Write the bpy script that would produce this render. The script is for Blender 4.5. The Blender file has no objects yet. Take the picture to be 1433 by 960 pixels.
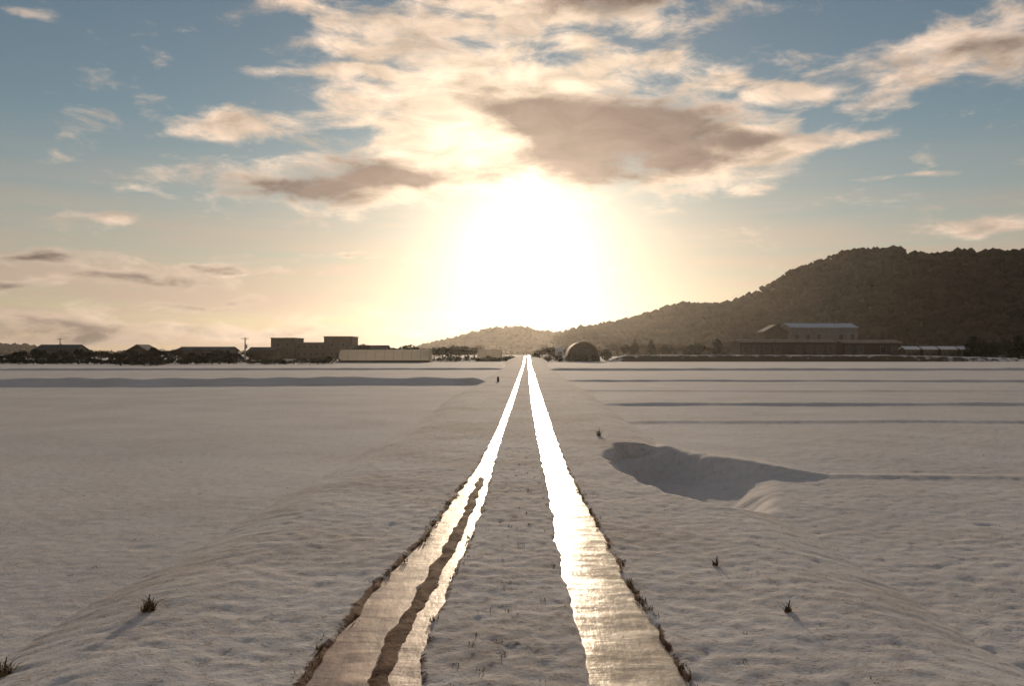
import bpy, bmesh, math, random
import numpy as np
from mathutils import Vector, Matrix

random.seed(11)
RNG = np.random.default_rng(11)
S = bpy.context.scene
C = S.collection
R = math.radians

# ------------------------------------------------------------------ camera
CAM_H = 1.70                      # eye height above the track
F = 1200.0                        # focal length in photograph pixels (1433 wide)
VX, VY = 738.0, 495.0             # where the straight track and the level horizon vanish
cam_d = bpy.data.cameras.new('camera')
cam_d.sensor_width = 36.0
cam_d.lens = 36.0 * F / 1433.0
cam_d.shift_x = -(VX - 716.5) / 1433.0
cam_d.shift_y = (VY - 480.0) / 1433.0
cam_d.clip_start = 0.05
cam_d.clip_end = 20000
cam = bpy.data.objects.new('camera', cam_d)
cam.location = (0, 0, CAM_H)
cam.rotation_euler = (R(90), 0, 0)
C.objects.link(cam)
S.camera = cam

# ------------------------------------------------------------------ render and exposure
EXPOSURE = 0.0
S.render.engine = 'CYCLES'
S.view_settings.view_transform = 'Standard'
S.view_settings.look = 'None'
S.view_settings.exposure = EXPOSURE
S.view_settings.gamma = 1.0
S.view_settings.use_curve_mapping = False
S.cycles.use_denoising = True
S.cycles.max_bounces = 5
S.cycles.use_adaptive_sampling = True
S.cycles.adaptive_threshold = 0.02
S.cycles.volume_bounces = 0
S.cycles.transparent_max_bounces = 8

# ------------------------------------------------------------------ sky and sun
SUN_EL = R(7.2)
SUN_AZ = R(0.0)                   # 0 = straight ahead (+Y), positive to the right
BG = 0.07


def node(nt, kind, inp=None, **props):
    n = nt.nodes.new(kind)
    for k, v in props.items():
        setattr(n, k, v)
    for k, v in (inp or {}).items():
        if isinstance(v, bpy.types.NodeSocket):
            nt.links.new(v, n.inputs[k])
        else:
            n.inputs[k].default_value = v
    return n


def math_n(nt, op, a, b=0.0, c=0.0, clamp=False):
    return node(nt, 'ShaderNodeMath', {0: a, 1: b, 2: c}, operation=op, use_clamp=clamp).outputs[0]


def ramp01(nt, v, lo, hi, a=0.0, b=1.0, smooth=True):
    return node(nt, 'ShaderNodeMapRange', {'Value': v, 'From Min': lo, 'From Max': hi, 'To Min': a, 'To Max': b},
                interpolation_type='SMOOTHSTEP' if smooth else 'LINEAR', clamp=True).outputs[0]


def mixc(nt, f, a, b, mode='MIX'):
    n = nt.nodes.new('ShaderNodeMix')
    n.data_type = 'RGBA'
    n.blend_type = mode
    for i, v in ((0, f), (6, a), (7, b)):
        if isinstance(v, bpy.types.NodeSocket):
            nt.links.new(v, n.inputs[i])
        else:
            n.inputs[i].default_value = v if i == 0 else (*v[:3], 1)
    return n.outputs[2]


def build_world():
    w = bpy.data.worlds.new('World')
    S.world = w
    w.use_nodes = True
    nt = w.node_tree
    nt.nodes.clear()
    out = nt.nodes.new('ShaderNodeOutputWorld')
    bg = nt.nodes.new('ShaderNodeBackground')
    bg.inputs['Strength'].default_value = BG
    nt.links.new(bg.outputs[0], out.inputs['Surface'])
    sky = node(nt, 'ShaderNodeTexSky', sky_type='NISHITA', sun_disc=False, sun_elevation=SUN_EL,
               sun_rotation=SUN_AZ, altitude=0, air_density=1.0, dust_density=0.02, ozone_density=1.0)
    k = 1.0 / BG
    d = nt.nodes.new('ShaderNodeTexCoord').outputs['Generated']
    sep = node(nt, 'ShaderNodeSeparateXYZ', {0: d})
    x, y, z = sep.outputs
    u = math_n(nt, 'ARCTAN2', x, y)
    v = math_n(nt, 'ARCSINE', z)
    P = node(nt, 'ShaderNodeCombineXYZ', {0: u, 1: v, 2: 0.0}).outputs[0]
    # slow and fine wander of the cloud edges
    Ps = node(nt, 'ShaderNodeVectorMath', {0: P, 1: (1.0, 2.6, 1.0)}, operation='MULTIPLY').outputs[0]
    n1 = node(nt, 'ShaderNodeTexNoise', {'Vector': Ps, 'Scale': 9.0, 'Detail': 2.0, 'Roughness': 0.55})
    n2 = node(nt, 'ShaderNodeTexNoise', {'Vector': Ps, 'Scale': 13.0, 'Detail': 6.0, 'Roughness': 0.62, 'Distortion': 0.3})
    off = node(nt, 'ShaderNodeVectorMath', {0: n1.outputs['Color'], 1: (.10, .045, 0), 2: (-.05, -.0225, 0)}, operation='MULTIPLY_ADD').outputs[0]
    W = node(nt, 'ShaderNodeVectorMath', {0: P, 1: off}, operation='ADD').outputs[0]
    fbm = math_n(nt, 'SUBTRACT', n2.outputs['Fac'], 0.5)

    def blobs(lst):
        tot = None
        for (px, py, rx, ry, rot, a) in lst:
            dx, dz = (px - VX) / F, (VY - py) / F
            cu, cv = math.atan(dx), math.atan(dz / math.sqrt(1 + dx * dx))
            if abs(rot) > 9:
                m = node(nt, 'ShaderNodeMapping', {'Vector': W, 'Location': (cu, cv, 0), 'Rotation': (0, 0, R(rot)),
                                                   'Scale': (rx / F, ry / F, 1)}, vector_type='TEXTURE').outputs[0]
            else:
                m = node(nt, 'ShaderNodeVectorMath', {0: W, 1: (F / rx, F / ry, 0), 2: (-cu * F / rx, -cv * F / ry, 0)},
                         operation='MULTIPLY_ADD').outputs[0]
            ln = node(nt, 'ShaderNodeVectorMath', {0: m}, operation='LENGTH').outputs['Value']
            g = ramp01(nt, ln, 0.0, 1.6, a, 0.0)
            tot = g if tot is None else math_n(nt, 'ADD', tot, g)
        return tot

    cover = blobs([
        (870, 192, 225, 80, 0, 1.6), (720, 140, 120, 55, -25, .9), (590, 165, 150, 66, -20, 1.15), (650, 215, 120, 50, 0, .7),
        (430, 262, 165, 42, 0, 1.1), (560, 235, 100, 36, 0, .8), (300, 180, 150, 22, 0, .95), (420, 160, 100, 18, 10, .6),
        (700, 70, 200, 40, 10, .8), (620, 20, 190, 30, 12, .85), (420, 5, 130, 26, -14, .9), (850, 5, 170, 38, 0, 1.1),
        (860, 95, 130, 20, 10, .9), (1270, 88, 140, 28, 0, .85), (1410, 45, 95, 60, 0, 1.0),
        (1080, 120, 140, 14, -13, .9), (1190, 188, 100, 10, 0, .75), (1060, 215, 130, 14, 0, .9),
        (1060, 180, 70, 20, 0, .8), (1030, 248, 120, 14, 0, .55), (1245, 135, 55, 18, 20, .8), (165, 297, 50, 10, 0, 1.0),
        (1400, 318, 110, 13, 0, 1.0), (1300, 240, 70, 7, 0, .7), (390, 102, 90, 9, 0, .7), (500, 100, 80, 9, 0, .6),
        (50, 353, 120, 11, 0, 1.05), (200, 388, 130, 16, 0, 1.1), (70, 458, 180, 24, 0, 1.05),
        (420, 460, 190, 13, 0, .85), (490, 355, 80, 8, 0, .9), (10, 397, 70, 9, 0, 1.0), (330, 372, 150, 8, 0, .7), (300, 425, 160, 8, 0, .6), (140, 258, 40, 7, 0, .5), (20, 20, 50, 9, 0, .5)])
    dark = blobs([
        (870, 196, 175, 62, 0, 1.95), (720, 145, 120, 36, -25, .75), (420, 264, 120, 26, 0, 1.35),
        (520, 232, 80, 22, 0, 1.2), (610, 246, 90, 16, 0, .95), (860, 0, 130, 26, 0, 1.3), (1290, 84, 120, 14, 0, .7),
        (1415, 60, 60, 40, 0, .7), (1075, 188, 60, 14, 0, .7), (50, 353, 90, 8, 0, 1.1),
        (200, 390, 100, 12, 0, 1.2), (70, 460, 150, 20, 0, 1.1), (420, 460, 160, 10, 0, .7),
        (495, 355, 60, 6, 0, .8), (650, 60, 130, 22, 8, .6), (250, 170, 60, 8, 0, .6), (10, 397, 50, 8, 0, 1.2), (330, 372, 130, 7, 0, .7), (300, 425, 140, 7, 0, .6)])
    # the same broken cloud carries on over the rest of the sky
    nb = node(nt, 'ShaderNodeTexNoise', {'Vector': Ps, 'Scale': 2.2, 'Detail': 3.0, 'Roughness': 0.55})
    away = ramp01(nt, math_n(nt, 'ABSOLUTE', u), 0.62, 0.95)
    high = ramp01(nt, v, 0.42, 0.60)
    rest = math_n(nt, 'MULTIPLY', math_n(nt, 'MAXIMUM', away, high), ramp01(nt, nb.outputs['Fac'], 0.42, 0.66))
    cover = math_n(nt, 'ADD', cover, rest)
    dark = math_n(nt, 'ADD', dark, math_n(nt, 'MULTIPLY', rest, 0.6))
    cov = ramp01(nt, math_n(nt, 'ADD', cover, math_n(nt, 'MULTIPLY', fbm, 3.4)), 0.20, 1.30)
    drk = ramp01(nt, math_n(nt, 'ADD', dark, math_n(nt, 'MULTIPLY', fbm, 1.9)), 0.25, 1.30)

    sd = (math.sin(SUN_AZ) * math.cos(SUN_EL), math.cos(SUN_AZ) * math.cos(SUN_EL), math.sin(SUN_EL))
    dot = node(nt, 'ShaderNodeVectorMath', {0: d, 1: sd}, operation='DOT_PRODUCT').outputs['Value']
    ang = math_n(nt, 'ARCCOSINE', math_n(nt, 'MINIMUM', dot, 0.999999))
    glow = math_n(nt, 'EXPONENT', math_n(nt, 'MULTIPLY', ang, -1 / R(3.6)))
    glow2 = math_n(nt, 'EXPONENT', math_n(nt, 'MULTIPLY', ang, -1 / R(15.0)))

    def scale(col, f):
        return node(nt, 'ShaderNodeVectorMath', {0: col, 3: f}, operation='SCALE').outputs[0]

    def const(c):
        n = node(nt, 'ShaderNodeCombineXYZ', {0: c[0] * k, 1: c[1] * k, 2: c[2] * k})
        return n.outputs[0]

    def add(a, b):
        return node(nt, 'ShaderNodeVectorMath', {0: a, 1: b}, operation='ADD').outputs[0]

    sky_c = scale(sky.outputs[0], SKY_GAIN)
    clear = sky_c
    bright = add(const(CLOUD_LIT), scale(const((1.0, .80, .50)), math_n(nt, 'MULTIPLY', glow2, .55)))
    shade = add(const(CLOUD_DARK), scale(const((1.0, .66, .50)), math_n(nt, 'MULTIPLY', glow2, .27)))
    n3 = node(nt, 'ShaderNodeTexNoise', {'Vector': Ps, 'Scale': 15.0, 'Detail': 5.0, 'Roughness': 0.55, 'Distortion': .6}).outputs['Fac']
    bright = scale(bright, ramp01(nt, n3, .32, .68, .70, 1.35, False))
    shade = scale(shade, ramp01(nt, n3, .32, .68, .80, 1.25, False))
    cl = mixc(nt, drk, bright, shade)
    # thin tan stratus drawn out along the horizon, all the way round
    Pst = node(nt, 'ShaderNodeVectorMath', {0: P, 1: (2.2, 26.0, 1.0)}, operation='MULTIPLY').outputs[0]
    n4 = node(nt, 'ShaderNodeTexNoise', {'Vector': Pst, 'Scale': 1.6, 'Detail': 4.0, 'Roughness': 0.55}).outputs['Fac']
    st = math_n(nt, 'MULTIPLY', ramp01(nt, v, R(15.0), R(2.5)), ramp01(nt, n4, .30, .62, .50, .97))
    strat = add(const((.44, .325, .255)), scale(const((1.0, .74, .50)), math_n(nt, 'MULTIPLY', glow2, .52)))
    tot = mixc(nt, st, clear, strat)
    tot = mixc(nt, cov, tot, cl)
    veil = math_n(nt, 'MULTIPLY', glow, math_n(nt, 'SUBTRACT', 1.0, math_n(nt, 'MULTIPLY', drk, 0.72)))
    tot = add(tot, scale(const((2.2, 1.8, 1.2)), veil))
    nt.links.new(tot, bg.inputs['Color'])
    w.cycles.sampling_method = 'MANUAL'
    w.cycles.sample_map_resolution = 256


SKY_GAIN = 1.0
CLOUD_LIT = (.66, .50, .395)
CLOUD_DARK = (.165, .127, .108)
build_world()

sun_d = bpy.data.lights.new('sun', 'SUN')
sun_d.energy = 3.6
sun_d.angle = R(0.6)
sun_d.color = (1.0, 0.78, 0.55)
sun = bpy.data.objects.new('sun', sun_d)
sun.rotation_euler = Vector((-math.sin(SUN_AZ) * math.cos(SUN_EL), -math.cos(SUN_AZ) * math.cos(SUN_EL),
                             -math.sin(SUN_EL))).to_track_quat('-Z', 'Y').to_euler()
sun.location = (0, 60, 40)
C.objects.link(sun)


# ------------------------------------------------------------------ helpers
def tag(o, label=None, cat=None, group=None, kind=None):
    for k_, v_ in (('label', label), ('category', cat), ('group', group), ('kind', kind)):
        if v_:
            o[k_] = v_
    return o


def link(name, me, parent=None, loc=None):
    o = bpy.data.objects.new(name, me)
    C.objects.link(o)
    if parent:
        o.parent = parent
    if loc is not None:
        o.location = loc
    return o


def empty(name, loc, rz=0.0):
    o = link(name, None, None, loc)
    o.rotation_euler = (0, 0, rz)
    o.empty_display_size = 0.5
    return o


def copy_tree(o, parent=None):
    c = o.copy()
    C.objects.link(c)
    c.parent = parent
    for ch in o.children:
        copy_tree(ch, c)
    return c


def gx(px, Y):
    return (px - VX) / F * Y


def gz(py, Y):
    return CAM_H + (VY - py) / F * Y


def _hash(ix, iy, seed):
    h = (ix.astype(np.int64) * 374761393 + iy.astype(np.int64) * 668265263 + seed * 1442695041) & 0xFFFFFFFF
    h = ((h ^ (h >> 13)) * 1274126177) & 0xFFFFFFFF
    h = (h ^ (h >> 16)) & 0xFFFFFFFF
    return h.astype(np.float64) / 4294967295.0


def perlin(x, y, seed=0):
    x = np.asarray(x, float); y = np.asarray(y, float)
    ix, iy = np.floor(x), np.floor(y)
    fx, fy = x - ix, y - iy
    ux, uy = fx ** 3 * (fx * (fx * 6 - 15) + 10), fy ** 3 * (fy * (fy * 6 - 15) + 10)

    def g(dx, dy):
        a = _hash(ix + dx, iy + dy, seed) * 2 * np.pi
        return np.cos(a) * (fx - dx) + np.sin(a) * (fy - dy)
    n00, n10, n01, n11 = g(0, 0), g(1, 0), g(0, 1), g(1, 1)
    return (n00 * (1 - ux) + n10 * ux) * (1 - uy) + (n01 * (1 - ux) + n11 * ux) * uy


def fbm(x, y, octv=4, seed=0, gain=0.5):
    t, a = 0, 1.0
    for i in range(octv):
        t = t + a * perlin(x * 2 ** i, y * 2 ** i, seed + i * 17)
        a *= gain
    return t


def sstep(a, b, v):
    t = np.clip((v - a) / (b - a), 0, 1)
    return t * t * (3 - 2 * t)


def grid_mesh(name, X, Y, Z, mat, attrs=None, smooth=True):
    r, c = X.shape
    co = np.stack([X, Y, Z], -1).reshape(-1, 3).astype(np.float32)
    i = np.arange(r * c).reshape(r, c)
    q = np.stack([i[:-1, :-1], i[:-1, 1:], i[1:, 1:], i[1:, :-1]], -1).reshape(-1, 4).astype(np.int32)
    me = bpy.data.meshes.new(name)
    me.vertices.add(len(co)); me.vertices.foreach_set('co', co.ravel())
    me.loops.add(q.size); me.loops.foreach_set('vertex_index', q.ravel())
    me.polygons.add(len(q)); me.polygons.foreach_set('loop_start', np.arange(0, q.size, 4, dtype=np.int32))
    me.update(calc_edges=True)
    if smooth:
        me.polygons.foreach_set('use_smooth', np.ones(len(q), bool))
    for k_, a_ in (attrs or {}).items():
        at = me.attributes.new(k_, 'FLOAT', 'POINT')
        at.data.foreach_set('value', a_.reshape(-1).astype(np.float32))
    me.materials.append(mat)
    return me


def tri_mesh(name, V, T, mat, smooth=False):
    me = bpy.data.meshes.new(name)
    V = np.asarray(V, np.float32); T = np.asarray(T, np.int32)
    me.vertices.add(len(V)); me.vertices.foreach_set('co', V.ravel())
    me.loops.add(T.size); me.loops.foreach_set('vertex_index', T.ravel())
    me.polygons.add(len(T)); me.polygons.foreach_set('loop_start', np.arange(0, T.size, T.shape[1], dtype=np.int32))
    me.update(calc_edges=True)
    if smooth:
        me.polygons.foreach_set('use_smooth', np.ones(len(T), bool))
    me.materials.append(mat)
    return me


class MB:
    """collects boxes, prisms and tubes into one mesh"""
    def __init__(self):
        self.bm = bmesh.new()

    def box(self, x0, x1, y0, y1, z0, z1):
        vs = [self.bm.verts.new(p) for p in ((x0, y0, z0), (x1, y0, z0), (x1, y1, z0), (x0, y1, z0),
                                             (x0, y0, z1), (x1, y0, z1), (x1, y1, z1), (x0, y1, z1))]
        for f in ((3, 2, 1, 0), (4, 5, 6, 7), (0, 1, 5, 4), (1, 2, 6, 5), (2, 3, 7, 6), (3, 0, 4, 7)):
            self.bm.faces.new([vs[i] for i in f])
        return self

    def prism(self, prof, a0, a1, axis='x'):
        """extrude a closed profile [(p, z)] along x (profile in y,z) or along y (profile in x,z)"""
        def pt(p, z, a):
            return (a, p, z) if axis == 'x' else (p, a, z)
        A = [self.bm.verts.new(pt(p, z, a0)) for p, z in prof]
        B = [self.bm.verts.new(pt(p, z, a1)) for p, z in prof]
        n = len(prof)
        self.bm.faces.new(A[::-1]); self.bm.faces.new(B)
        for i in range(n):
            self.bm.faces.new((A[i], A[(i + 1) % n], B[(i + 1) % n], B[i]))
        return self

    def tube(self, pts, rad, seg=6):
        rings = []
        pts = [Vector(p) for p in pts]
        for i, p in enumerate(pts):
            d = (pts[min(i + 1, len(pts) - 1)] - pts[max(i - 1, 0)]).normalized()
            a = d.orthogonal().normalized(); b = d.cross(a)
            r = rad[i] if isinstance(rad, (list, tuple)) else rad
            rings.append([self.bm.verts.new(p + (a * math.cos(t) + b * math.sin(t)) * r)
                          for t in (2 * math.pi * j / seg for j in range(seg))])
        for A, B in zip(rings, rings[1:]):
            for j in range(seg):
                self.bm.faces.new((A[j], A[(j + 1) % seg], B[(j + 1) % seg], B[j]))
        self.bm.faces.new(rings[0][::-1]); self.bm.faces.new(rings[-1])
        return self

    def mesh(self, name, mat):
        bmesh.ops.recalc_face_normals(self.bm, faces=self.bm.faces)
        me = bpy.data.meshes.new(name)
        self.bm.to_mesh(me); self.bm.free()
        me.materials.append(mat)
        return me

    def build(self, name, mat, parent=None, loc=None):
        return link(name, self.mesh(name, mat), parent, loc)


# ------------------------------------------------------------------ materials
def mat_base(name, rough=0.8, spec=0.3):
    m = bpy.data.materials.new(name)
    m.use_nodes = True
    nt = m.node_tree
    b = nt.nodes['Principled BSDF']
    b.inputs['Roughness'].default_value = rough
    b.inputs['Specular IOR Level'].default_value = spec
    return m, nt, b


def noisy(name, c1, c2, scale=3.0, rough=0.8, bump=0.0, bscale=None, spec=0.3, detail=4.0):
    m, nt, b = mat_base(name, rough, spec)
    tc = nt.nodes.new('ShaderNodeTexCoord').outputs['Object']
    n = node(nt, 'ShaderNodeTexNoise', {'Vector': tc, 'Scale': scale, 'Detail': detail, 'Roughness': 0.6})
    nt.links.new(mixc(nt, ramp01(nt, n.outputs['Fac'], 0.35, 0.65), c1, c2), b.inputs['Base Color'])
    if bump:
        n2 = node(nt, 'ShaderNodeTexNoise', {'Vector': tc, 'Scale': bscale or scale * 4, 'Detail': 5.0})
        bp = node(nt, 'ShaderNodeBump', {'Height': n2.outputs['Fac'], 'Strength': 1.0, 'Distance': bump})
        nt.links.new(bp.outputs[0], b.inputs['Normal'])
    return m


def snow_material(name, dirt, mud=False):
    m, nt, b = mat_base(name, 0.95, 0.04)
    geo = nt.nodes.new('ShaderNodeNewGeometry').outputs['Position']
    a = node(nt, 'ShaderNodeTexNoise', {'Vector': geo, 'Scale': 0.35, 'Detail': 5.0, 'Roughness': 0.6})
    g = node(nt, 'ShaderNodeTexNoise', {'Vector': geo, 'Scale': 38.0, 'Detail': 3.0, 'Roughness': 0.7})
    s = node(nt, 'ShaderNodeTexNoise', {'Vector': geo, 'Scale': 9.0, 'Detail': 6.0, 'Roughness': 0.65})
    f = math_n(nt, 'MULTIPLY', ramp01(nt, math_n(nt, 'ADD', math_n(nt, 'MULTIPLY', a.outputs['Fac'], .6),
               math_n(nt, 'MULTIPLY', s.outputs['Fac'], .4)), 0.38, 0.66), dirt)
    col = mixc(nt, f, (.72, .70, .69), (.46, .39, .33))
    grains = ramp01(nt, math_n(nt, 'ADD', g.outputs['Fac'], math_n(nt, 'MULTIPLY', math_n(nt, 'SUBTRACT', s.outputs['Fac'], .5), .5)), 0.56, 0.70)
    col = mixc(nt, math_n(nt, 'MULTIPLY', grains, .40 + dirt * .4), col, (.30, .24, .17))
    rough = None
    if mud:
        at = node(nt, 'ShaderNodeAttribute', attribute_name='mud').outputs['Fac']
        e = node(nt, 'ShaderNodeTexNoise', {'Vector': geo, 'Scale': 22.0, 'Detail': 5.0, 'Roughness': 0.7})
        mm = ramp01(nt, math_n(nt, 'ADD', at, math_n(nt, 'MULTIPLY', math_n(nt, 'SUBTRACT', e.outputs['Fac'], .5), 1.3)), 0.35, 0.62)
        mc = mixc(nt, ramp01(nt, s.outputs['Fac'], .35, .65), (.10, .052, .032), (.20, .115, .070))  # earth brown, with some red of the lens flare painted in
        col = mixc(nt, mm, col, mc)
        nt.links.new(math_n(nt, 'SUBTRACT', 0.95, math_n(nt, 'MULTIPLY', mm, .1)), b.inputs['Roughness'])
    nt.links.new(col, b.inputs['Base Color'])
    h = math_n(nt, 'ADD', math_n(nt, 'MULTIPLY', s.outputs['Fac'], 1.0), math_n(nt, 'MULTIPLY', g.outputs['Fac'], .55))
    bp = node(nt, 'ShaderNodeBump', {'Height': h, 'Strength': 0.8, 'Distance': 0.012})
    nt.links.new(bp.outputs[0], b.inputs['Normal'])
    return m


M = {}
M['snow'] = snow_material('field snow', 0.35)
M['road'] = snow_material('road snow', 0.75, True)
M['hill_ground'] = noisy('hill ground', (.05, .045, .03), (.09, .075, .05), .03, .95)
M['forest'] = noisy('hill forest', (.012, .014, .008), (.050, .034, .020), .035, .95, spec=.05, detail=6.0)
M['forest_far'] = noisy('far forest', (.03, .022, .014), (.06, .04, .025), .02, .95, spec=.05)
M['leaf'] = noisy('evergreen leaf', (.018, .022, .010), (.05, .048, .02), .8, .7)
M['twig'] = noisy('winter twigs', (.06, .04, .022), (.11, .075, .045), 1.0, .85)
M['bark'] = noisy('bark', (.05, .035, .022), (.09, .065, .045), 4, .9, .01)
M['wall_brown'] = noisy('brown wall', (.10, .07, .045), (.14, .10, .065), .8, .85)
M['wall_grey'] = noisy('grey wall', (.16, .145, .125), (.21, .19, .165), .6, .85)
M['wall_pale'] = noisy('pale wall', (.52, .45, .37), (.62, .55, .46), .6, .8)
M['wood_dark'] = noisy('dark boards', (.05, .037, .026), (.085, .06, .04), 2.0, .85)
M['roof_dark'] = noisy('dark roof', (.06, .055, .05), (.10, .09, .08), 1.0, .7)
M['roof_snow'] = noisy('snow on roof', (.70, .70, .71), (.78, .77, .76), .7, .7, .02, 3)
M['roof_metal'] = noisy('blue sheet roof', (.30, .36, .44), (.40, .45, .52), .5, .45)
M['roof_brown'] = noisy('weathered brown roof', (.20, .15, .11), (.34, .27, .21), 1.2, .8)
M['glass'] = mat_base('window glass', .12, .5)[0]
M['glass'].node_tree.nodes['Principled BSDF'].inputs['Base Color'].default_value = (.03, .035, .04, 1)
M['frame'] = noisy('window frame', (.30, .28, .25), (.38, .35, .31), 3, .6)
M['metal'] = noisy('galvanised steel', (.30, .30, .29), (.40, .39, .37), 3, .5)
M['concrete'] = noisy('concrete', (.27, .25, .22), (.36, .33, .29), 1.5, .85)
M['white'] = noisy('white paint', (.72, .70, .66), (.80, .78, .74), 1, .6)
M['grass'] = noisy('dry grass', (.10, .07, .035), (.24, .175, .09), 14, .8)


def poly_film():
    m, nt, b = mat_base('greenhouse film', .35, .4)
    b.inputs['Base Color'].default_value = (.72, .68, .60, 1)
    tr = node(nt, 'ShaderNodeBsdfTranslucent', {'Color': (.80, .74, .64, 1)})
    mx = node(nt, 'ShaderNodeMixShader', {0: .6, 1: b.outputs[0], 2: tr.outputs[0]})
    nt.links.new(mx.outputs[0], nt.nodes['Material Output'].inputs['Surface'])
    return m


M['film'] = poly_film()


def wet_material(name, c1, c2, r0, r1, coat):
    m, nt, b = mat_base(name, .2, .5)
    geo = nt.nodes.new('ShaderNodeNewGeometry').outputs['Position']
    st = node(nt, 'ShaderNodeVectorMath', {0: geo, 1: (1.0, .35, 1.0)}, operation='MULTIPLY').outputs[0]
    cross = node(nt, 'ShaderNodeVectorMath', {0: geo, 1: (.8, 1.8, 1.0)}, operation='MULTIPLY').outputs[0]
    a = node(nt, 'ShaderNodeTexNoise', {'Vector': st, 'Scale': 7.0, 'Detail': 5.0, 'Roughness': .6})
    c = node(nt, 'ShaderNodeTexNoise', {'Vector': cross, 'Scale': 3.5, 'Detail': 5.0, 'Roughness': .6})
    f = ramp01(nt, math_n(nt, 'ADD', math_n(nt, 'MULTIPLY', a.outputs['Fac'], .5), math_n(nt, 'MULTIPLY', c.outputs['Fac'], .5)), .38, .62)
    nt.links.new(mixc(nt, f, c1, c2), b.inputs['Base Color'])
    nt.links.new(ramp01(nt, c.outputs['Fac'], .3, .7, r0, r1), b.inputs['Roughness'])
    b.inputs['Coat Roughness'].default_value = 0.12
    puddle = node(nt, 'ShaderNodeTexNoise', {'Vector': geo, 'Scale': 1.9, 'Detail': 4.0, 'Roughness': .6}).outputs['Fac']
    nt.links.new(ramp01(nt, puddle, .42, .60, .05, coat), b.inputs['Coat Weight'])
    hh = math_n(nt, 'ADD', a.outputs['Fac'], c.outputs['Fac'])
    bp = node(nt, 'ShaderNodeBump', {'Height': hh, 'Strength': .6, 'Distance': .010})
    nt.links.new(bp.outputs[0], b.inputs['Normal'])
    nt.links.new(bp.outputs[0], b.inputs['Coat Normal'])
    return m


M['wet'] = wet_material('wet slush ice', (.32, .23, .135), (.62, .48, .31), .16, .32, .6)
M['wet_mud_flare'] = wet_material('wet muddy slush with flare red', (.15, .064, .042), (.44, .26, .175), .30, .50, .22)  # left rut: muddy slush, the lens flare's red put into its colour

# ------------------------------------------------------------------ terrain heights
FIELD = -0.18
HOLLOW = np.array([(1.48, 14.8), (1.85, 16.2), (2.65, 16.1), (3.0, 14.7), (3.6, 13.7), (3.45, 12.3), (2.95, 10.6),
                   (2.3, 9.8), (1.88, 10.7), (1.48, 12.8)])


def poly_dist(px, py, poly):
    """signed distance, negative inside"""
    d = np.full(px.shape, 1e9)
    inside = np.zeros(px.shape, bool)
    n = len(poly)
    for i in range(n):
        ax, ay = poly[i]; bx, by = poly[(i + 1) % n]
        ex, ey = bx - ax, by - ay
        t = np.clip(((px - ax) * ex + (py - ay) * ey) / (ex * ex + ey * ey), 0, 1)
        d = np.minimum(d, np.hypot(px - ax - t * ex, py - ay - t * ey))
        c = ((ay > py) != (by > py)) & (px < (bx - ax) * (py - ay) / (by - ay + 1e-12) + ax)
        inside ^= c
    return np.where(inside, -d, d)


def hollow(x, y):
    d = poly_dist(x + .10 * fbm(x * 1.5, y * 1.5, 3, 71), y + .12 * fbm(x * 1.5 + 9, y * 1.5, 3, 72), HOLLOW)
    return sstep(.22, -.50, d)


def edge_l(y):
    return -2.35 - .12 * np.sin(y * .21) - .10 * perlin(y * .5, y * 0 + 3.3, 5)


def edge_r(y):
    return 2.10 + .10 * np.sin(y * .17 + 1) + .10 * perlin(y * .5, y * 0 + 7.7, 6)


def road_rise(y):
    return 1.0 * sstep(120, 215, y)


def road_z(x, y, fine=True):
    el, er = edge_l(y), edge_r(y)
    base = road_rise(y)
    out = np.maximum(np.maximum(el - x, x - er), 0)
    z = base - .36 * (np.sqrt(out ** 2 + .16) - .4)
    rim = np.exp(-((x - el - .25) / .28) ** 2) * .022 + np.exp(-((x - er + .2) / .25) ** 2) * .014
    z = z + rim - .02
    if fine:
        z = z + .014 * fbm(x * .9, y * .9, 3, 21) + .011 * fbm(x * 5.6, y * 7.0, 3, 31, .7) * (y < 60)
    return z - hollow(x, y) * 1.1


def bund(x, y, x0, y0, x1, y1, h, w):
    t = (x - x0) / (x1 - x0)
    yc = y0 + t * (y1 - y0) + .5 * perlin(x * .12, x * 0 + y0, 9)
    m = sstep(min(x0, x1) - 1.0, min(x0, x1) + .6, x) * (1 - sstep(max(x0, x1) - .6, max(x0, x1) + 1, x))
    return h * m * np.exp(-np.abs((y - yc) / w) ** 2.4) * (1 + .35 * perlin(x * .5, y * .1, 13))


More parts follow.
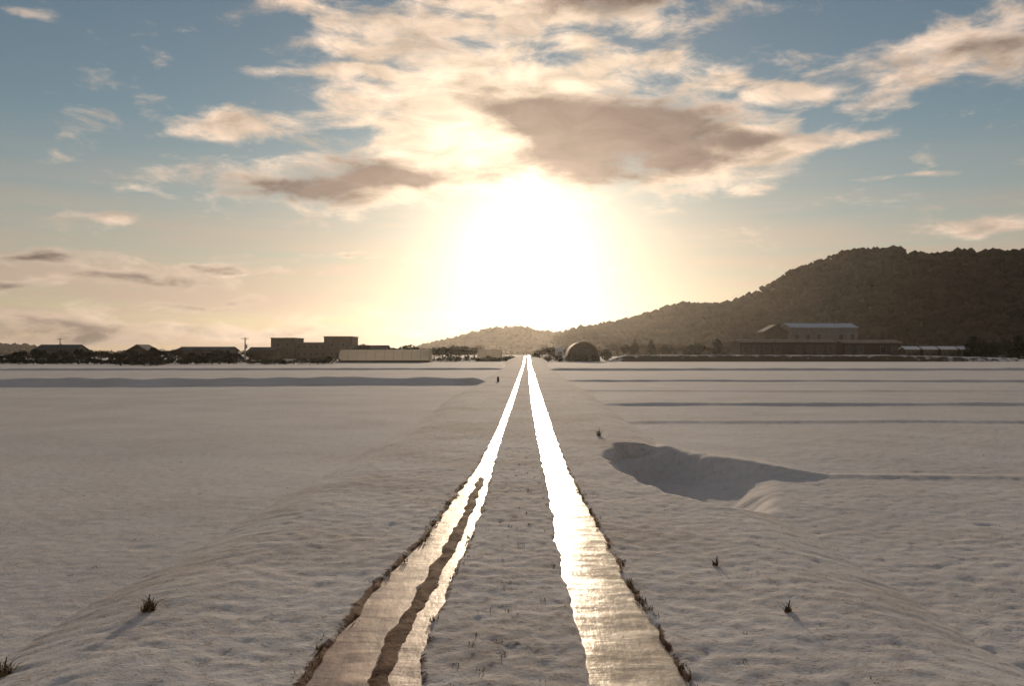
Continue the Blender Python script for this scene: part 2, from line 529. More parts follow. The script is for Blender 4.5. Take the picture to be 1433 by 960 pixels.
def field_z(x, y):
    z = np.full(x.shape, FIELD)
    near = np.clip(1 - y / 140, 0, 1)
    z += .05 * fbm(x * .12, y * .12, 3, 1) * np.clip(1 - y / 300, 0, 1)
    rough = .55 + .45 * sstep(0, 3, x)
    z += near * rough * (.010 * fbm(x * 1.1, y * 1.3, 3, 2) + .012 * fbm(x * 5.5, y * 7.5, 3, 3, .7))
    # pits and prints pressed in the crust
    pit = perlin(x * 2.3, y * 2.6, 40)
    z -= near * rough * .018 * sstep(.38, .62, pit)
    # low banks between the paddies
    z += bund(x, y, -120, 39, -3, 54, .42, 1.3)
    z += bund(x, y, -160, 92, -3, 100, .22, 1.2)
    z += bund(x, y, 3.9, 13.2, 60, 13.0, .030, .22)
    z += bund(x, y, 2.8, 23.6, 90, 23.0, .055, .35)
    z += bund(x, y, 2.8, 31.5, 110, 32.5, .09, .5)
    z += bund(x, y, 2.8, 43.0, 110, 41.0, .05, .5)
    z += bund(x, y, 2.8, 58.0, 150, 56.0, .12, .7)
    z += bund(x, y, 2.8, 96.0, 190, 99.0, .25, 1.2)
    z += bund(x, y, 11, 8.9, 20, 8.7, .03, .2)
    z -= hollow(x, y) * np.interp(x, [2.2, 2.9, 3.8], [.44, .28, .03])
    far = np.interp(x, [1.7, 2.65, 3.0, 3.85, 4.3], [16.2, 16.1, 14.6, 13.4, 13.2])
    z += .14 * sstep(2.0, 2.8, x) * sstep(4.7, 3.6, x) * np.exp(-np.where(y > far, (y - far) / 1.3, (far - y) / .22) ** 2)
    return z


def ground_z(x, y):
    return field_z(x, y)


def y_rows(y0, y1):
    ys = [-300, -120, -50, -20, -8, -4, -1.5, 0.5]
    y = 1.4
    while y < 3000:
        ys.append(y)
        if y < 110:
            y += min(.028 + .0004 * y * y, .26)
        else:
            y *= 1.03
    ys.append(3000)
    ys = np.array(ys)
    return ys[(ys >= y0) & (ys <= y1)]


def build_ground():
    ys = y_rows(-400, 3100)
    t = np.linspace(-1, 1, 560)
    ext = np.array([1.12, 1.35, 1.8, 3, 6, 15, 60, 300])
    t = np.concatenate([-ext[::-1], t, ext])
    T, Y = np.meshgrid(t, ys)
    X = T * (4 + .72 * np.maximum(Y, 0))
    lim = 2900 + 4 * np.maximum(np.abs(T), 1)
    X = np.clip(X, -lim, lim)
    Z = ground_z(X, Y)
    tag(link('snow_field', grid_mesh('snow_field', X, Y, Z, M['snow'])), kind='structure')


build_ground()

# wheel ruts: (Y, left edge X, right edge X) of each, read along the track
RUT_L = np.array([(-8, -1.15, -.56), (3.5, -1.15, -.55), (4.4, -1.15, -.55), (5.0, -1.17, -.62), (6.7, -1.09, -.58), (8, -.95, -.54),
                  (10, -.88, -.51), (13, -.76, -.53), (19, -.70, -.53), (31, -.68, -.50), (60, -.68, -.50), (260, -.70, -.50)])
RUT_R = np.array([(-8, .34, .84), (3.5, .33, .83), (4.4, .33, .83), (5.0, .34, .82), (6.7, .28, .74), (8, .27, .73), (10, .27, .66),
                  (13, .25, .60), (19, .20, .58), (31, .15, .58), (60, .12, .58), (260, .10, .56)])


def rut_edges(tab, y, seed):
    n = .035 * fbm(y * 1.7, y * 0 + seed, 3, seed) * np.clip(1.4 - y / 40, .75, 1)
    n2 = .035 * fbm(y * 1.9, y * 0 + seed + 5, 3, seed + 1) * np.clip(1.4 - y / 40, .75, 1)
    return np.interp(y, tab[:, 0], tab[:, 1]) + n, np.interp(y, tab[:, 0], tab[:, 2]) + n2


WET = -.040


def build_road():
    ys = y_rows(-9, 262)
    xs = np.concatenate([np.linspace(-4.4, -2.6, 24), np.linspace(-2.57, -1.4, 42), np.linspace(-1.385, .98, 150),
                         np.linspace(1.0, 2.4, 46), np.linspace(2.44, 4.2, 22)])
    X, Y = np.meshgrid(xs, ys)
    Z = road_z(X, Y)
    mud = np.zeros_like(X)
    for tab, seed in ((RUT_L, 101), (RUT_R, 202)):
        a, b = rut_edges(tab, Y, seed)
        d = np.maximum(a - X, X - b)                       # negative inside the rut
        wob = .018 * fbm(X * 7, Y * 5, 3, seed + 9)
        d = d + wob
        depth = sstep(.035, -.035, d)
        floor = road_rise(Y) - .062 + .012 * fbm(X * 5, Y * 3, 3, seed + 3)
        Z = Z * (1 - depth) + floor * depth
        # thawed earth along the rut sides
        w = .022 if seed == 202 else .05
        side = np.where(X < (a + b) / 2, .35 if seed == 202 else 1.0, 1.0 if seed == 202 else .5)
        mud = np.maximum(mud, side * np.exp(-((d - .015) / w) ** 2) * np.clip(1.5 - Y / 16, 0, 1) * np.clip(.8 + 1.1 * fbm(X * 3, Y * 2.2, 3, seed + 60), 0, 1.1))
        if seed == 101:
            c = np.interp(Y, [-8, 4.4, 5, 6.7, 8, 10, 12], [-.775, -.775, -.80, -.73, -.68, -.65, -.64]) + .03 * fbm(Y * 2.1, Y * 0 + 2, 3, 55)
            wid = (.080 + .06 * fbm(Y * 1.6, Y * 0, 3, 66)) * np.clip(1.1 - Y / 40, .4, 1)
            r = np.exp(-np.abs((X - c) / wid) ** 3) * sstep(13.2, 11.0, Y)
            Z = Z + r * (.036 + .012 * fbm(X * 5, Y * 2.5, 3, 77) + .006 * fbm(X * 14, Y * 9, 3, 79, .6)) * depth
            mud = np.maximum(mud, r * (.95 + .4 * fbm(X * 6, Y * 3, 3, 78)))
    # a little earth between the wheels, imitating the lens flare's pinkish brown in colour
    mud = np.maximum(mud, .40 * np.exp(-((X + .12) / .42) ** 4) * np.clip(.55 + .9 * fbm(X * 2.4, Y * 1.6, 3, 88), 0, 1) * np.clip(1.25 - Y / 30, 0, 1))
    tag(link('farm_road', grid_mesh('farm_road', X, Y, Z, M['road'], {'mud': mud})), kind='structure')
    for tab, seed in ((RUT_L, 101), (RUT_R, 202)):
        a, b = rut_edges(tab, ys, seed)
        a2, b2 = a - .07, b + .07
        t = np.linspace(0, 1, 16)
        Xw = a2[:, None] * (1 - t) + b2[:, None] * t
        Yw = np.repeat(ys[:, None], 16, 1)
        Zw = road_rise(Yw) + WET + .003 * fbm(Xw * 3, Yw * 1.2, 3, seed + 30)
        tag(link('wet_wheel_rut', grid_mesh('wet_wheel_rut', Xw, Yw, Zw, M['wet_mud_flare' if seed == 101 else 'wet'])), kind='structure')


build_road()


# ------------------------------------------------------------------ hills and their woods
def ridge_hill(name, pts, canopy, near_w, far_w, mat, fmat, spacing, crown, label):
    """pts: (px, py, Y) along the skyline; a real ridge with slopes on both sides"""
    P = np.array([(gx(a, Y), Y, gz(b, Y) - canopy) for a, b, Y in pts])
    xs = np.arange(P[:, 0].min(), P[:, 0].max(), spacing * 1.6)
    ry = np.interp(xs, P[:, 0], P[:, 1]); rz = np.interp(xs, P[:, 0], P[:, 2])
    s = np.concatenate([np.linspace(-1, 0, 34), np.linspace(.06, 1, 12)])
    Sg, Xg = np.meshgrid(s, xs)
    Ry, Rz = np.repeat(ry[:, None], len(s), 1), np.repeat(rz[:, None], len(s), 1)
    Yg = Ry + np.where(Sg < 0, Sg * near_w, Sg * far_w)
    prof = np.where(Sg < 0, (1 - np.abs(Sg)) ** 1.2, np.cos(np.abs(Sg) * np.pi / 2) ** 1.15)
    Zg = (Rz + 1.5) * prof - 1.5
    Zg += np.sin(np.abs(Sg) * np.pi) * (.11 * Rz + 1.5) * fbm(Xg / 130, Yg / 130, 4, 400)
    Zg = np.where(np.abs(Sg) > .985, -1.5, Zg)
    tag(link(name, grid_mesh(name, Xg, Yg, Zg, mat)), kind='structure')
    # crowns
    bm = bmesh.new()
    bmesh.ops.create_icosphere(bm, subdivisions=1, radius=1)
    bv = np.array([v.co for v in bm.verts]); bf = np.array([[v.index for v in f.verts] for f in bm.faces])
    bm.free()
    Vs, Fs, base = [], [], 0
    from math import ceil
    nx = int((xs[-1] - xs[0]) / spacing); ny = int(near_w * .97 / spacing) + 3
    for i in range(nx):
        for j in range(ny):
            x = xs[0] + (i + RNG.random()) * spacing
            sy = -(j + RNG.random() - 2) * spacing / near_w
            if sy < -.94 or sy > .12:
                continue
            fi = (x - xs[0]) / (xs[1] - xs[0])
            i0 = min(int(fi), len(xs) - 2)
            col = np.interp(sy, s, Zg[i0]) * (1 - (fi - i0)) + np.interp(sy, s, Zg[i0 + 1]) * (fi - i0)
            yy = np.interp(x, xs, ry) + (sy * near_w if sy < 0 else sy * far_w)
            r = crown * RNG.uniform(.65, 1.35)
            hgt = canopy * RNG.uniform(.75, 1.08)
            v = bv * (r, r, r * RNG.uniform(.7, 1.05)) * RNG.uniform(.72, 1.25, (len(bv), 1))
            v = v + (x, yy, col + hgt - r)
            Vs.append(v); Fs.append(bf + base); base += len(bv)
    me = tri_mesh(name + '_forest', np.concatenate(Vs), np.concatenate(Fs), fmat)
    tag(link('hillside_forest', me), label, 'forest', kind='stuff')


right_hill = [(775, 470, 1010), (800, 457, 1000), (850, 449, 980), (890, 441, 960), (915, 431, 940), (950, 421, 920), (1010, 421, 890),
              (1045, 412, 870), (1090, 386, 850), (1110, 375, 840), (1150, 359, 825), (1195, 344, 810), (1260, 342, 790),
              (1285, 350, 780), (1310, 352, 770), (1340, 346, 760), (1433, 345, 740), (1560, 330, 720), (1750, 400, 700), (1850, 470, 700)]
ridge_hill('wooded_hill', right_hill, 7.0, 420, 220, M['hill_ground'], M['forest'], 6.6, 4.4,
           'dark wooded hillside rising at the right of the fields')
mid_hill = [(560, 492, 1500), (600, 478, 1500), (640, 469, 1500), (672, 459, 1500), (700, 456, 1500), (735, 455, 1500), (748, 461, 1500), (790, 462, 1500),
            (830, 466, 1500), (900, 480, 1500), (1000, 492, 1500)]
ridge_hill('low_hill', mid_hill, 7.0, 260, 200, M['hill_ground'], M['forest_far'], 9.0, 6.0,
           'low hazy wooded hill straight ahead beyond the road, under the sun')
left_hill = [(-220, 470, 2400), (-60, 474, 2400), (0, 479, 2400), (40, 480, 2400), (60, 487, 2400), (130, 491, 2400), (300, 489, 2400),
             (420, 492, 2400), (560, 487, 2400), (640, 493, 2400)]
ridge_hill('distant_hill', left_hill, 8.0, 300, 250, M['hill_ground'], M['forest_far'], 17.0, 11.0,
           'faint low distant hills along the left horizon')


# ------------------------------------------------------------------ trees
def crown_mesh(name, kind, seed):
    r = np.random.default_rng(seed)
    n = {'broad': 900, 'cone': 800, 'bush': 420, 'bare': 700}[kind]
    V, T = [], []
    lobes = []
    if kind in ('broad', 'bare'):
        for _ in range(9):
            a = r.uniform(0, 6.28); q = r.uniform(.05, .30)
            lobes.append((math.cos(a) * q, math.sin(a) * q, r.uniform(.42, .82), r.uniform(.13, .22)))
    elif kind == 'bush':
        for _ in range(7):
            a = r.uniform(0, 6.28); q = r.uniform(.1, .5)
            lobes.append((math.cos(a) * q, math.sin(a) * q, r.uniform(.25, .7), r.uniform(.22, .34)))
    for i in range(n):
        if kind == 'cone':
            h = r.uniform(.08, 1.0)
            rad = .26 * (1 - h) ** .8 + .02
            a = r.uniform(0, 6.28); q = rad * math.sqrt(r.uniform(.2, 1.0))
            p = np.array([math.cos(a) * q, math.sin(a) * q, h - .1 * q]); sz = r.uniform(.03, .06)
        else:
            lx, ly, lz, lr = lobes[r.integers(len(lobes))]
            dvec = r.normal(size=3); dvec /= np.linalg.norm(dvec)
            p = np.array([lx, ly, lz]) + dvec * lr * r.uniform(.35, 1.0) ** .5
            sz = r.uniform(.025, .055) if kind != 'bush' else r.uniform(.05, .10)
        e1 = r.normal(size=3); e1 /= np.linalg.norm(e1)
        e2 = np.cross(e1, r.normal(size=3)); e2 /= np.linalg.norm(e2)
        if kind == 'bare':
            e1[2] = abs(e1[2]) + .5
            b = len(V); V += [p - e2 * .004, p + e2 * .004, p + e1 * sz * 2.6]; T.append((b, b + 1, b + 2))
        else:
            b = len(V); V += [p - e1 * sz, p + e2 * sz * .6, p + e1 * sz, p - e2 * sz * .6]
            T += [(b, b + 1, b + 2), (b, b + 2, b + 3)]
    return tri_mesh(name, V, T, M['twig'] if kind == 'bare' else M['leaf'])


def trunk_mesh(name, kind, seed):
    r = random.Random(seed)
    m = MB()
    if kind == 'cone':
        m.tube([(0, 0, 0), (0, 0, .5), (0, 0, .95)], [.022, .014, .004])
    elif kind == 'bush':
        for i in range(4):
            a = r.uniform(0, 6.28)
            m.tube([(0, 0, 0), (math.cos(a) * .15, math.sin(a) * .15, .3), (math.cos(a) * .35, math.sin(a) * .35, .65)], [.03, .02, .008], 5)
    else:
        m.tube([(0, 0, 0), (.01, 0, .22), (-.01, .01, .45), (.01, 0, .8)], [.032, .024, .016, .004])
        for i in range(9):
            a = i * 2.4 + r.uniform(-.4, .4); h = r.uniform(.2, .55); q = r.uniform(.16, .32)
            m.tube([(0, 0, h), (math.cos(a) * q * .5, math.sin(a) * q * .5, h + .12), (math.cos(a) * q, math.sin(a) * q, h + r.uniform(.2, .34))],
                   [.012, .008, .003], 5)
    return m.mesh(name, M['bark'])


PROTO = {}
for kd in ('broad', 'cone', 'bush', 'bare'):
    PROTO[kd] = [(crown_mesh('crown', kd, s_), trunk_mesh('trunk', kd, s_)) for s_ in (1, 2, 3)]


def tree(kind, px, Y, top_py, width_px, label, group, name=None, var=None):
    h = gz(top_py, Y) - FIELD
    cr, tr = PROTO[kind][var if var is not None else random.randrange(3)]
    o = empty(name or {'broad': 'evergreen_tree', 'cone': 'conifer_tree', 'bush': 'shrub', 'bare': 'bare_tree'}[kind],
              (gx(px, Y), Y, FIELD - .05), random.uniform(0, 6.28))
    wd = width_px / F * Y
    k_ = {'broad': .9, 'cone': .52, 'bush': 1.5, 'bare': .95}[kind]
    sx = wd / k_
    for nm, me in (('crown', cr), ('trunk', tr)):
        p = link(nm, me, o)
        p.scale = (sx, sx, h)
    tag(o, label, 'tree' if kind != 'bush' else 'shrub', group)
    return o


LOOK = {'broad': 'rounded dark tree', 'cone': 'pointed dark conifer', 'bare': 'bare brown tree', 'bush': 'low dark shrub'}


SPOT = [(40, 'near the left edge of the picture'), (106, 'by the leftmost farmhouse roof'), (174, 'between leftmost and gabled farmhouse'),
        (210, 'by the gabled farmhouse'), (246, 'between gabled and long low farmhouse'), (284, 'by the long low farmhouse, left half'),
        (324, 'by the long low farmhouse, right half'), (343, 'just left of the tall thin pole'), (380, 'just right of the tall thin pole'),
        (414, 'below the left tower'), (454, 'below the flat roofed building'), (480, 'below the right tower'),
        (535, 'behind the left end of the long greenhouse'), (570, 'behind the middle of the long greenhouse'),
        (602, 'behind the right end of the long greenhouse'), (640, 'just right of the long greenhouse'), (668, 'just left of the short greenhouse'),
        (704, 'by the short greenhouse'), (738, 'touching the road end on its left'), (776, 'touching the road end on its right'),
        (792, 'by the tiny pale hut'), (818, 'by the arched barn, left half'), (842, 'by the arched barn, right half'),
        (870, 'just right of the arched barn'), (910, 'at the hill foot, nearer the barn'), (965, 'at the hill foot, midway from barn to sheds'),
        (1030, 'at the hill foot, nearer the long shed'), (1390, 'just right of the small huts'), (1433, 'at the right end of the field'),
        (9999, 'beyond the right edge')]


def spot(px):
    return next(t for lim, t in SPOT if px < lim)


def row(x, x1, step, kinds, Y, top, wid, where, group, skip=None):
    while x < x1:
        kd = random.choice(kinds)
        if skip is None or abs(x - skip) > 6:
            tree(kd, x, random.uniform(*Y), random.uniform(*top), random.uniform(*wid), LOOK[kd] + ' ' + where + ', ' + spot(x),
                 {'broad': 'rounded trees ', 'cone': 'conifers ', 'bare': 'bare trees ', 'bush': 'shrubs '}[kd] + group)
        x += random.uniform(*step)


row(-30, 376, (8, 13), ['broad', 'broad', 'cone', 'broad', 'bare'], (168, 225), (486, 496), (22, 36),
    'in the left treeline', 'of the left treeline', 343)
row(-24, 470, (8, 13), ['bush'], (147, 158), (497, 503), (20, 34),
    'on the left field edge', 'of the left field edge', 343)
for px_, tp, w_, lb in ((170, 502, 36, 'leftmost'), (193, 504, 30, 'middle one'), (219, 503, 38, 'rightmost')):
    tree('bush', px_, 134, tp, w_, 'dark shrub standing out before the left treeline, %s of three' % lb, 'shrub clump before the left treeline')
row(496, 670, (9, 14), ['broad', 'bare', 'broad'], (215, 260), (479, 487), (24, 38),
    'left of the road', 'behind the long greenhouse')
row(604, 728, (8, 13), ['bush'], (200, 212), (494, 500), (18, 30),
    'left of the road', 'left of the road end')
row(750, 858, (9, 13), ['bare', 'broad', 'broad'], (232, 262), (481, 491), (18, 28),
    'behind, right of the road', 'around the arched barn')
row(752, 850, (10, 16), ['bush'], (196, 203), (489, 498), (16, 26),
    'in front, right of the road', 'in front of the arched barn')
row(855, 1026, (9, 14), ['broad', 'bare', 'cone'], (300, 345), (474, 483), (18, 28),
    'below the dark hill', 'at the hill foot')
row(1362, 1480, (12, 18), ['broad', 'broad', 'cone'], (225, 255), (468, 482), (28, 42),
    'below the dark hill', 'at the right end')


# ------------------------------------------------------------------ buildings
def windows(parent, xs, y, z0, z1, w, mat=None):
    for x_ in xs:
        f = MB().box(x_ - w / 2 - .06, x_ + w / 2 + .06, y - .05, y + .02, z0 - .06, z1 + .06).build('window', M['frame'], parent)
        MB().box(x_ - w / 2, x_ + w / 2, y - .07, y - .051, z0, z1).build('pane', mat or M['glass'], f)


def gable_house(name, label, px0, px1, Y, ridge_py, eave_py, depth, wall, roof, cat='house', group=None, nwin=3, end_on=False, over=.4, door=True):
    x0, x1 = gx(px0, Y), gx(px1, Y)
    zr, ze = gz(ridge_py, Y) - FIELD, gz(eave_py, Y) - FIELD
    o = empty(name, ((x0 + x1) / 2, Y, FIELD))
    hw = (x1 - x0) / 2 - over
    t = .18
    if not end_on:
        MB().prism([(0, 0), (depth, 0), (depth, ze), (depth / 2, zr - .02), (0, ze)], -hw, hw, 'x').build('wall', wall, o)
        m = MB()
        sl = (zr - ze) / (depth / 2)
        m.prism([(-over, ze - sl * over + .02), (depth / 2, zr + .02), (depth + over, ze - sl * over + .02), (depth + over, ze - sl * over + .02 + t),
                 (depth / 2, zr + .02 + t), (-over, ze - sl * over + .02 + t)], -hw - over, hw + over, 'x')
        m.build('roof', roof, o)
    else:
        MB().prism([(-hw, 0), (hw, 0), (hw, ze), (0, zr - .02), (-hw, ze)], 0, depth, 'y').build('wall', wall, o)
        sl = (zr - ze) / hw
        m = MB()
        m.prism([(-hw - over, ze - sl * over + .02), (0, zr + .02), (hw + over, ze - sl * over + .02), (hw + over, ze - sl * over + .02 + t),
                 (0, zr + .02 + t), (-hw - over, ze - sl * over + .02 + t)], -over, depth + over, 'y')
        m.build('roof', roof, o)
    if nwin:
        zw0, zw1 = (ze * .42, ze * .78)
        xs = [-hw + (i + .5) * 2 * hw / nwin for i in range(nwin)]
        if door and nwin > 1:
            xd = xs.pop(nwin // 2)
            d = MB().box(xd - .5, xd + .5, -.06, .02, .02, min(2.1, ze * .8)).build('door', M['wood_dark'], o)
            MB().box(xd + .32, xd + .38, -.10, -.061, 1.0, 1.12).build('handle', M['metal'], d)
        windows(o, xs, 0, zw0, zw1, min(1.6, 2 * hw / nwin * .5))
    tag(o, label, cat, group)
    return o


# flat-roofed block with two raised ends
def twin_block():
    Y = 300
    x0, x1 = gx(380, Y), gx(492, Y)
    o = empty('flat_roofed_building', ((x0 + x1) / 2, Y, FIELD))
    hw = (x1 - x0) / 2
    zm, zl, zr = gz(480, Y) - FIELD, gz(473.5, Y) - FIELD, gz(471.5, Y) - FIELD
    lw, rw = (413 - 380) / F * Y, (492 - 454) / F * Y
    MB().box(-hw + lw, hw - rw, 0, 11, 0, zm).build('wall', M['wall_brown'], o)
    MB().box(-hw, -hw + lw - .003, -.8, 11.6, 0, zl).build('stair_tower', M['wall_brown'], o)
    MB().box(hw - rw + .003, hw, -.8, 11.6, 0, zr).build('stair_tower', M['wall_brown'], o)
    MB().box(-hw + lw + .01, hw - rw - .01, -.25, 11.2, zm + .003, zm + .25).build('roof', M['concrete'], o)
    MB().box(-hw - .2, -hw + lw + .2, -1.0, 11.8, zl + .003, zl + .22).build('roof', M['roof_dark'], o)
    MB().box(hw - rw - .2, hw + .2, -1.0, 11.8, zr + .003, zr + .22).build('roof', M['roof_dark'], o)
    for zz in (1.1, 3.7):
        windows(o, [-hw + lw + 1.3 + i * 2.1 for i in range(5)], 0, zz, zz + 1.2, 1.3)
    for zz in (1.4, 4.4):
        windows(o, [-hw + lw / 2 - 1.6, -hw + lw / 2 + 1.6, hw - rw / 2 - 2.0, hw - rw / 2 + 2.0], -.8, zz, zz + 1.1, 1.1)
    d = MB().box(hw - rw / 2 - .6, hw - rw / 2 + .6, -.88, -.78, .02, 2.2).build('door', M['wood_dark'], o)
    MB().box(hw - rw / 2 + .4, hw - rw / 2 + .47, -.94, -.881, 1.0, 1.15).build('handle', M['metal'], d)
    tag(o, 'dark flat roofed building with two raised ends, highest roofline on the left horizon', 'building')


twin_block()


def greenhouse(name, label, px0, px1, Y, top_py, width, group=None):
    """round-topped film tunnel lying across the view"""
    x0, x1 = gx(px0, Y), gx(px1, Y)
    h = gz(top_py, Y) - FIELD
    o = empty(name, ((x0 + x1) / 2, Y, FIELD))
    hl = (x1 - x0) / 2
    n = 14
    prof = [(width / 2 - math.cos(math.pi * i / n) * width / 2, max(.0, math.sin(math.pi * i / n)) ** .75 * h) for i in range(n + 1)]
    bm = bmesh.new()
    rows = [[bm.verts.new((xx, p, z)) for p, z in prof] for xx in np.linspace(-hl, hl, 12)]
    for A, B in zip(rows, rows[1:]):
        for i in range(n):
            bm.faces.new((A[i], A[i + 1], B[i + 1], B[i]))
    me = bpy.data.meshes.new('cover'); bm.to_mesh(me); bm.free(); me.materials.append(M['film'])
    link('cover', me, o)
    for s in (-1, 1):
        MB().prism(prof, s * hl - .02 + (.0 if s < 0 else .03), s * hl - .01 + (.0 if s < 0 else .03), 'x').build('end_wall', M['film'], o)
    nh = int((x1 - x0) / 1.8)
    hoop = MB().tube([(0, p * 1.004 - .002 * width, z + .03) for p, z in prof], .035, 5).mesh('hoop', M['metal'])
    for i in range(nh + 1):
        link('hoop', hoop, o, (-hl + i * (x1 - x0) / nh, 0, 0))
    MB().box(-hl, hl, -.06, -.02, 0, .45).build('skirt_board', M['wood_dark'], o)
    tag(o, label, 'greenhouse', group)


greenhouse('long_greenhouse', 'long pale film greenhouse lying low left of the road end, lit from behind', 474, 601, 182, 489.5, 5.5)
greenhouse('small_greenhouse', 'short pale greenhouse among shrubs just left of the road end', 668, 702, 216, 488.5, 4.2)
gable_house('dark_shed', 'low dark roofed shed behind the left part of the long greenhouse', 488, 542, 235, 484, 489, 6, M['wood_dark'], M['roof_dark'], 'shed', nwin=3)
# houses in the left treeline
gable_house('farm_house', 'farmhouse with dark roof in the left treeline, leftmost of the roofs', 46, 104, 232, 483, 490, 8, M['wall_grey'], M['roof_dark'])
gable_house('farm_house', 'small farmhouse with gabled end in the left treeline, between two longer roofs', 176, 208, 226, 483, 491, 7, M['wall_brown'], M['roof_dark'], nwin=2, end_on=True, door=False)
gable_house('farm_house', 'long low farmhouse in the left treeline, nearest to the tall thin pole', 246, 322, 240, 486, 491, 8, M['wall_grey'], M['roof_dark'], nwin=5)
gable_house('farm_house', 'low house whose roof meets the left side of the flat roofed building', 346, 384, 250, 486.5, 491, 7, M['wall_brown'], M['roof_dark'], nwin=3)
# right of the road
gable_house('pale_hut', 'tiny pale hut just right of the road end', 777, 790, 215, 486.5, 489, 2.0, M['white'], M['roof_snow'], 'hut', nwin=1, over=.15, door=False)


def arched_barn():
    Y = 208
    x0, x1 = gx(793, Y), gx(840, Y)
    hw = (x1 - x0) / 2
    h = gz(478, Y) - FIELD
    o = empty('arched_barn', ((x0 + x1) / 2, Y, FIELD))
    n = 18

    def arc(k_):
        return [(-math.cos(math.pi * i / n) * hw * k_, math.sin(math.pi * i / n) ** .85 * h * k_) for i in range(n + 1)]
    MB().prism(arc(.955), .35, .55, 'y').build('end_wall', M['wood_dark'], o)
    MB().prism(arc(.955), 13.4, 13.6, 'y').build('end_wall', M['wood_dark'], o)
    A, B = arc(1.0), arc(.96)
    MB().prism(A + B[::-1], 0, 14, 'y').build('roof', M['roof_brown'], o)
    d = MB().box(-1.9, 1.9, .25, .345, .02, 3.2).build('door', M['roof_dark'], o)
    MB().box(.1, .2, .18, .249, 1.1, 1.5).build('handle', M['metal'], d)
    windows(o, [0], .35, 3.75, 4.15, 1.0)
    tag(o, 'barn with weathered arched roof and dark end, right of the road end', 'barn')


arched_barn()
gable_house('long_shed', 'long low shed with weathered brown roof below the blue roofed hall', 1034, 1172, 244, 475, 479, 9, M['wood_dark'], M['roof_brown'], 'shed', nwin=9)
gable_house('long_shed', 'shorter shed with weathered brown roof just right of the long shed', 1178, 1262, 250, 476, 480, 9, M['wood_dark'], M['roof_brown'], 'shed', nwin=5)
gable_house('hall', 'large hall with pale blue snowy roof at the hill foot, above the long shed', 1106, 1202, 330, 452, 458.5, 16, M['wall_grey'], M['roof_metal'], 'hall', nwin=6)
gable_house('brown_house', 'brown gabled house beside the left end of the blue roofed hall', 1068, 1104, 322, 455, 464, 9, M['wall_brown'], M['roof_dark'], 'house', nwin=3, end_on=True)
for a, b, lab in ((1266, 1288, 'leftmost of the small snowy roofed huts in a row right of the sheds'),
                  (1291, 1313, 'second from left of the small snowy roofed huts right of the sheds'),
                  (1316, 1340, 'third from left of the small snowy roofed huts right of the sheds'),
                  (1343, 1368, 'rightmost of the small snowy roofed huts in a row right of the sheds')):
    gable_house('storage_hut', lab, a, b, 236, 485.5, 489, 4, M['wall_brown'], M['roof_snow'], 'hut', 'small huts right of the sheds', nwin=2, over=.25)


# low dyke with snow on its top along the far right edge of the field
def dyke():
    Y = 206
    xs = np.linspace(gx(852, Y), gx(1420, Y), 150)
    prof = np.array([(-3.2, -.5), (-2.0, .35), (-1.0, 1.15), (-.6, 1.32), (1.8, 1.36), (2.6, 1.0), (5.0, -.5)])
    X = np.repeat(xs[:, None], len(prof), 1)
    Yg = Y + prof[:, 0][None] + .3 * perlin(X * .2, X * 0, 500)
    Z = prof[:, 1][None] * np.interp(xs, [xs[0], xs[0] + 4, xs[-1] - 30, xs[-1]], [.15, 1, 1, .5])[:, None] + .12 * perlin(X * .5, Yg, 501)
    m, nt, b = mat_base('dyke snow and dead grass', .85, .2)
    geo = nt.nodes.new('ShaderNodeNewGeometry')
    n = node(nt, 'ShaderNodeTexNoise', {'Vector': geo.outputs['Position'], 'Scale': .9, 'Detail': 5.0})
    zc = node(nt, 'ShaderNodeSeparateXYZ', {0: geo.outputs['Normal']}).outputs[2]
    f = ramp01(nt, math_n(nt, 'ADD', zc, math_n(nt, 'MULTIPLY', math_n(nt, 'SUBTRACT', n.outputs['Fac'], .5), .35)), .86, .95)
    nt.links.new(mixc(nt, f, (.10, .075, .045), (.74, .72, .70)), b.inputs['Base Color'])
    tag(link('dyke', grid_mesh('dyke', X, Yg, Z, m)), kind='structure')


dyke()


# ------------------------------------------------------------------ poles and posts
def utility_pole(px, Y, top_py, label, arms=1):
    h = gz(top_py, Y) - FIELD
    o = empty('utility_pole', (gx(px, Y), Y, FIELD - .05))
    MB().tube([(0, 0, 0), (0, 0, h)], [.20, .13], 10).build('mast', M['concrete'], o)
    for i in range(arms):
        z = h - .35 - i * .9
        a = MB().box(-.9, .9, -.19, -.11, z, z + .1).build('crossarm', M['metal'], o)
        for q in (-.8, -.3, .3, .8):
            MB().tube([(q, -.15, z + .101), (q, -.15, z + .30)], .045, 6).build('insulator', M['white'], a)
    MB().tube([(.32, 0, h - 2.6), (.32, 0, h - 1.7)], .22, 10).build('transformer', M['metal'], o)
    tag(o, label, 'utility pole')


utility_pole(343, 205, 472, 'tall thin utility pole left of the flat roofed building', 1)
utility_pole(84, 260, 473, 'thin utility pole rising from the treeline near the left edge', 1)

o = empty('marker_post', (gx(697, 52), 52, -.33))
MB().tube([(0, 0, -.1), (0, 0, .62)], [.075, .065], 8).build('post', M['wood_dark'], o)
MB().tube([(0, 0, .621), (0, 0, .66)], [.07, .03], 8).build('cap', M['roof_snow'], o)
tag(o, 'short dark post standing left of the road where a bank meets it', 'post')


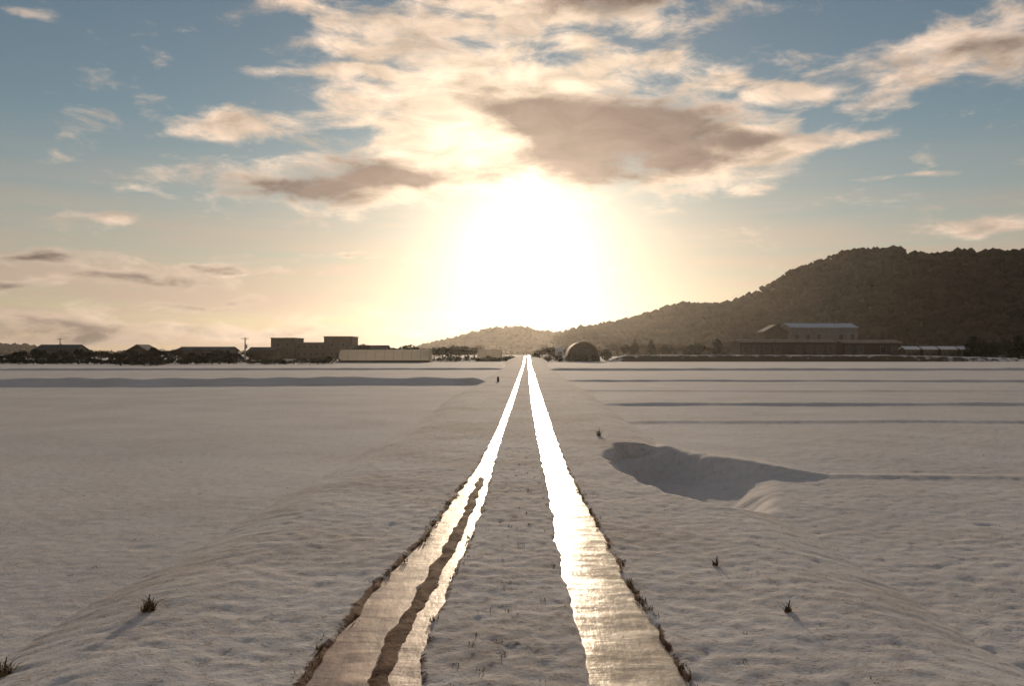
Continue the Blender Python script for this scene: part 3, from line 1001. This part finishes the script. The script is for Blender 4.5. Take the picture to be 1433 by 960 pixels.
# ------------------------------------------------------------------ dead grass
def blades(n, spread, hgt, seed, w=.004):
    r = np.random.default_rng(seed)
    V, T = [], []
    for i in range(n):
        a = r.uniform(0, 6.28); q = spread * math.sqrt(r.uniform(0, 1))
        p = np.array([math.cos(a) * q, math.sin(a) * q, -.015])
        b = r.uniform(0, 6.28); hh = hgt * r.uniform(.45, 1.1); ln = hh * r.uniform(.2, 1.5)
        dv = np.array([math.cos(b), math.sin(b), 0]); sd_ = np.array([-dv[1], dv[0], 0]) * w * r.uniform(.6, 1.4)
        m1 = p + dv * ln * .35 + (0, 0, hh * .65); t = p + dv * ln + (0, 0, hh * r.uniform(.75, 1.0))
        k_ = len(V)
        V += [p - sd_, p + sd_, m1 + sd_ * .7, m1 - sd_ * .7, t]
        T += [(k_, k_ + 1, k_ + 2), (k_, k_ + 2, k_ + 3), (k_ + 3, k_ + 2, k_ + 4)]
    return np.array(V), np.array(T)


def edge_grass():
    Vs, Ts, base = [], [], 0

    def put(x, y, z, n, sp, h, seed, w=.004):
        nonlocal base
        v, t = blades(n, sp, h, seed, w)
        Vs.append(v + (x, y, z)); Ts.append(t + base); base += len(v)
    r = random.Random(5)
    y = 3.0
    while y < 11:
        a, b = rut_edges(RUT_R, np.array([y]), 202)
        if r.random() < .62:
            put(b[0] + r.uniform(.0, .06), y, -.02, r.randint(6, 22), r.uniform(.015, .05), r.uniform(.02, .055), r.randint(0, 9999))
        y += r.uniform(.05, .16) * (1 + y * .03)
    y = 3.2
    while y < 12:
        a, b = rut_edges(RUT_L, np.array([y]), 101)
        if r.random() < (.9 if y < 5.2 else .42):
            put(a[0] - r.uniform(-.01, .07), y, -.02, r.randint(6, 20), r.uniform(.02, .06), r.uniform(.02, .05), r.randint(0, 9999))
        if r.random() < .25:
            put(b[0] + r.uniform(.0, .05), y, -.02, r.randint(6, 14), .03, .04, r.randint(0, 9999))
        y += r.uniform(.08, .22)
    for i in range(90):
        y = r.uniform(4, 16); x = r.uniform(-.4, .25)
        put(x, y, -.012, r.randint(3, 8), .03, r.uniform(.015, .04), r.randint(0, 9999), .003)
    for i in range(620):
        y = 3.2 + 15 * r.random() ** 1.5; x = r.uniform(-1, 1) * (2.6 + .62 * y)
        if -1.25 < x < .95:
            continue
        xa, ya = np.array([x]), np.array([y])
        zz = float(max(road_z(xa, ya)[0], ground_z(xa, ya)[0]))
        put(x, y, zz, r.randint(2, 7), r.uniform(.01, .05), r.uniform(.012, .035), r.randint(0, 9999), .0035)
    me = tri_mesh('dead_grass', np.concatenate(Vs), np.concatenate(Ts), M['grass'])
    tag(link('dead_grass', me), 'dry grass poking from the snow along the wheel ruts', 'grass', kind='stuff')


edge_grass()


def weed(px, py, label, h, n=40, sp=.03):
    zg = 0.0
    for _ in range(4):
        Y = (CAM_H - zg) * F / (py - VY); X_ = gx(px, Y)
        xa, ya = np.array([X_]), np.array([Y])
        zg = float(max(road_z(xa, ya)[0], ground_z(xa, ya)[0]))
    o = empty('weed_tuft', (X_, Y, zg))
    v, t = blades(n, sp, h, int(px), .005)
    link('blades', tri_mesh('blades', v, t, M['grass']), o)
    MB().tube([(0, 0, -.03), (.004, 0, h * .6), (.012, .004, h * 1.05)], [.006, .005, .003], 5).build('stem', M['bark'], o)
    tag(o, label, 'weed')


weed(207, 856, 'single dark weed tuft in the snow at the left road shoulder', .11, 70, .04)
weed(6, 944, 'dark weed tuft in the bottom left corner of the field', .10, 60, .035)
weed(1002, 792, 'small weed tuft on the right shoulder, farther of the two', .075, 36, .022)
weed(1103, 857, 'small weed tuft on the right shoulder, nearer of the two', .075, 36, .02)
weed(838, 610, 'tiny weed tuft at the right shoulder beyond the shaded hollow', .16, 40, .04)


# ------------------------------------------------------------------ haze
HAZE = 0.000045
m = bpy.data.materials.new('haze air')
m.use_nodes = True
nt = m.node_tree
nt.nodes.clear()
vo = node(nt, 'ShaderNodeVolumePrincipled', {'Color': (.95, .90, .84, 1), 'Density': HAZE, 'Anisotropy': .78})
ou = nt.nodes.new('ShaderNodeOutputMaterial')
nt.links.new(vo.outputs[0], ou.inputs['Volume'])
hz = MB().box(-3600 * 2, 3600 * 2, -400, 3400, -4, 150).build('haze', m)
tag(hz, kind='stuff')
